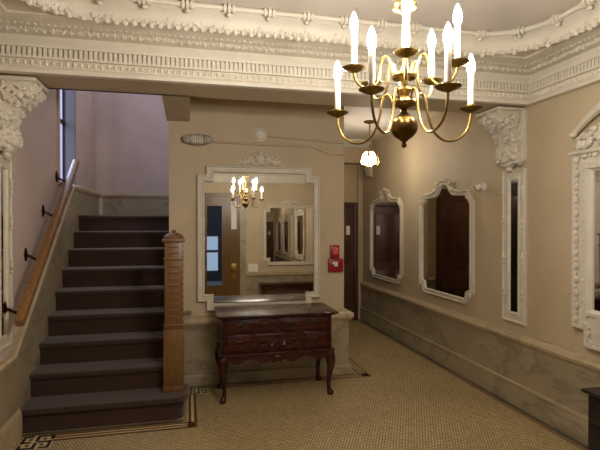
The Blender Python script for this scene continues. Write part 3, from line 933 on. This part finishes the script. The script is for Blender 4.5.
# security camera on the right wall
sd, sz = 2.60, 1.212
cm = thing('security_camera', 'small white security camera on the right wall between two mirrors', 'camera', (PR, sd, sz-.03))
m_ = MB(); m_.lathe([(.03, 0), (.03, -.008), (.022, -.014), (.012, -.02), (.012, -.03), (.002, -.03)], (PR, sd, sz), 18, 'x'); m_.build('mount', M['white_plastic'], cm)
m_ = MB(); ax = Vector((-.6, .5, -.35)).normalized(); c0 = Vector((PR-.04, sd, sz))
m_.tube([c0-ax*.022, c0-ax*.018, c0+ax*.008, c0+ax*.014], [.012, .018, .02, .018], 16); m_.build('body', M['white_plastic'], cm)
m_ = MB(); m_.tube([c0+ax*.0145, c0+ax*.018, c0+ax*.021], [.0165, .0165, .008], 16); m_.build('lens', M['black'], cm)
# plaster bracket in the hall corner
sb = thing('hall_bracket', 'small pale plaster bracket under the header in the far hall corner', 'bracket', (1.735, 4.47, 1.43))
m_ = MB(); m_.prism([(PR+.001, 1.44), (1.745, 1.45), (1.725, 1.49), (1.722, 1.55), (1.70, 1.585), (PR, 1.585)], 'y', 4.40, 4.5); 
for i in range(14): m_.ell((1.73+random.uniform(-.01, .01), 4.40+random.uniform(-.004, .08), 1.45+i*.009), (.012, .012, .012), 7, 4)
m_.build('scroll', M['frame'], sb)
# notice on the hall door
tag(MB().box(1.575, 1.615, DB-.0305, DB-.0285, .87, .96).build('notice', M['paper']), 'small white notice on the dark door at the end of the hall', 'notice')

# ------------------------------------------------------------------ pendant lamp in the hall
pp, pd = 1.386, 3.52
pn = thing('pendant_lamp', 'lit glass pendant lamp hanging in the hall beyond the chandelier', 'lamp', (pp, pd, 1.43))
m_ = MB(); m_.lathe([(.002, 1.785), (.048, 1.785), (.044, 1.774), (.015, 1.764), (.002, 1.762)], (pp, pd, 0), 18); m_.build('canopy', M['brass_old'], pn)
m_ = MB(); m_.tube([(pp, pd, 1.764), (pp, pd, 1.545)], .005, 8); m_.build('rod', M['brass_old'], pn)
m_ = MB()
ns = 6
def lobed(r, z, k=.0):
    out = []
    for i in range(ns*4):
        a = 2*PI*i/(ns*4); rr = r*(1-k*abs(math.sin(a*ns/2)))
        out.append((pp+rr*math.cos(a), pd+rr*math.sin(a), z))
    return out
m_.quadstrip([lobed(.02, 1.546), lobed(.036, 1.542, .03), lobed(.056, 1.522, .08), lobed(.066, 1.495, .12), lobed(.072, 1.465, .15), lobed(.066, 1.452, .15), lobed(.03, 1.448, .05)], True, True)
m_.build('lamp_shade', M['lampglass'], pn)
m_ = MB()
for i in range(ns):
    a = 2*PI*(i)/ns
    m_.tube([(pp+r*math.cos(a), pd+r*math.sin(a), z) for r, z in ((.02, 1.55), (.038, 1.545), (.059, 1.524), (.069, 1.497), (.076, 1.465), (.068, 1.447), (.03, 1.440))], .0085, 6)
m_.lathe([(.002, 1.552), (.022, 1.552), (.026, 1.546), (.01, 1.544)], (pp, pd, 0), 14)
m_.ell((pp, pd, 1.43), (.016, .016, .010), 10, 6)
m_.build('cage', M['brass_old'], pn)

# ------------------------------------------------------------------ chandelier (metres about the ball centre)
CP, CD, CZ = .506*S, 1.0623*S, 1.2277*S
cd = thing('chandelier', 'brass ten-arm chandelier with lit candle bulbs hanging from the ceiling', 'chandelier', (CP, CD, CZ), scale=1)
ORG[cd.name] = Vector((0, 0, 0))
def cpart(name, mat, fn, parent=None):
    m_ = MB(1); fn(m_)
    if parent is None: return m_.build(name, mat, cd)
    ORG[parent.name] = Vector((0, 0, 0)); return m_.build(name, mat, parent)
cpart('ball', M['brass_ball'], lambda m_: (m_.lathe([(.001, -.082), (.008, -.08), (.011, -.073), (.008, -.066), (.006, -.062), (.013, -.056), (.02, -.05)]+[(.053*math.cos(a), .053*math.sin(a)) for a in [-1.15+2.3*i/14 for i in range(15)]]+[(.018, .052), (.013, .06), (.011, .07)], seg=28),
      m_.ell((.055, .02, .0), (.006, .006, .006), 8, 5)))
cpart('hub', M['brass_old'], lambda m_: m_.lathe([(.011, .068), (.02, .074), (.046, .084), (.052, .094), (.05, .104), (.03, .11), (.018, .118), (.022, .132), (.034, .142), (.028, .156), (.014, .168), (.018, .18), (.044, .188), (.05, .198), (.047, .208), (.026, .214), (.012, .226), (.008, .24)], seg=28))
ctop = 1.885*S-CZ
cpart('stem', M['brass'], lambda m_: (m_.lathe([(.0085, .236), (.0085, .44), (.016, .45), (.044, .462), (.05, .474), (.048, .482), (.012, .49), (.007, .51), (.007, ctop-.05)], seg=18),))
cpart('canopy', M['brass'], lambda m_: m_.lathe([(.007, ctop-.055), (.02, ctop-.05), (.055, ctop-.03), (.06, ctop-.004), (.058, ctop-.001)], seg=24))
def smooth_path(ctrl, n=5):
    P = [Vector(c) for c in ctrl]; P = [P[0]*2-P[1]]+P+[P[-1]*2-P[-2]]; out = []
    for i in range(1, len(P)-2):
        for k in range(n):
            t_ = k/n; p0, p1, p2, p3 = P[i-1:i+3]
            out.append(.5*((2*p1)+(-p0+p2)*t_+(2*p0-5*p1+4*p2-p3)*t_*t_+(-p0+3*p1-3*p2+p3)*t_**3))
    out.append(P[-2]); return out
def arm(kind, name='arm'):
    if kind == 'upper':
        x, zd = .203, .216
        ctrl = [(.04, 0, .20), (.052, 0, .235), (.068, 0, .272), (.085, 0, .268), (.095, 0, .235), (.104, 0, .18), (.132, 0, .148), (.168, 0, .148), (.195, 0, .175), (x, 0, .207)]
    else:
        x, zd = .282, .077
        ctrl = [(.044, 0, .096), (.06, 0, .128), (.078, 0, .132), (.092, 0, .10), (.102, 0, .04), (.128, 0, -.02), (.172, 0, -.05), (.222, 0, -.044), (.262, 0, -.012), (.279, 0, .035), (x, 0, .068)]
    a = cpart(name, M['brass_old'], lambda m_: m_.tube(smooth_path(ctrl), .0052, 8))
    c = (x, 0, zd)
    cpart('drip_pan', M['brass_old'], lambda m_: m_.lathe([(.005, -.014), (.012, -.010), (.028, -.004), (.044, .004), (.046, .008), (.044, .009), (.026, .003), (.016, .004), (.016, .02), (.013, .022), (.002, .022)], c, 24), a)
    cpart('candle_sleeve', M['candle'], lambda m_: m_.lathe([(.0118, .02), (.0118, .142), (.010, .146), (.002, .146)], c, 16), a)
    cpart('bulb', M['bulb'], lambda m_: m_.lathe([(.008, .145), (.012, .152), (.016, .166), (.016, .178), (.013, .195), (.007, .212), (.0015, .224)], c, 12), a)
    return a
fwd = math.atan2(-CD, -CP)
def place(a, deg):             # deg measured from the side facing the viewer, towards the right
    a.rotation_euler = (0, 0, fwd+math.radians(deg))
def copy_arm(a):
    c = a.copy(); COL.objects.link(c); c.parent = cd
    for g in list(a.children):
        d = g.copy(); COL.objects.link(d); d.parent = c
    return c
up0, lo0 = arm('upper'), arm('lower')
for k, deg in enumerate((2, 74, 146, 222, 290)): place(up0 if k == 0 else copy_arm(up0), deg)
for k, deg in enumerate((31, 111, 181, 256, 337)): place(lo0 if k == 0 else copy_arm(lo0), deg)

# ------------------------------------------------------------------ light
def area(name, loc, rot, sx, sy, power, color):
    l = bpy.data.lights.new(name, 'AREA'); l.shape = 'RECTANGLE'; l.size = sx; l.size_y = sy; l.energy = power; l.color = color
    o = bpy.data.objects.new(name, l); COL.objects.link(o); o.location = loc; o.rotation_euler = rot
    return o
# daylight entering by the stair window plus an added bluish fill lamp high in the stairwell
area('window_daylight', ((PL-.07)*S, (WY0+WY1)/2*S, 1.72*S), (0, -PI/2, 0), .9*S, .42*S, 19, (.64, .71, 1))
area('upper_stair_fill', (-.42*S, 4.0*S, (ZS-.03)*S), (0, 0, 0), .5*S, .7*S, 10, (.66, .71, 1))
w = bpy.data.worlds.new('World'); sc.world = w; w.use_nodes = True
w.node_tree.nodes['Background'].inputs[0].default_value = (.55, .7, 1, 1); w.node_tree.nodes['Background'].inputs[1].default_value = .8

# ------------------------------------------------------------------ camera
cam = bpy.data.cameras.new('Camera'); co = bpy.data.objects.new('Camera', cam); COL.objects.link(co)
cam.sensor_width = 36; cam.lens = 480/600*36; cam.clip_start = .05
co.location = (0, 0, S)
yaw = math.atan(113/480); pitch = -math.atan(3/480)
co.rotation_euler = (PI/2+pitch, 0, -yaw)
sc.camera = co
vs = sc.view_settings
vs.view_transform = 'Standard'; vs.look = 'None'; vs.exposure = 0; vs.gamma = 1; vs.use_curve_mapping = False
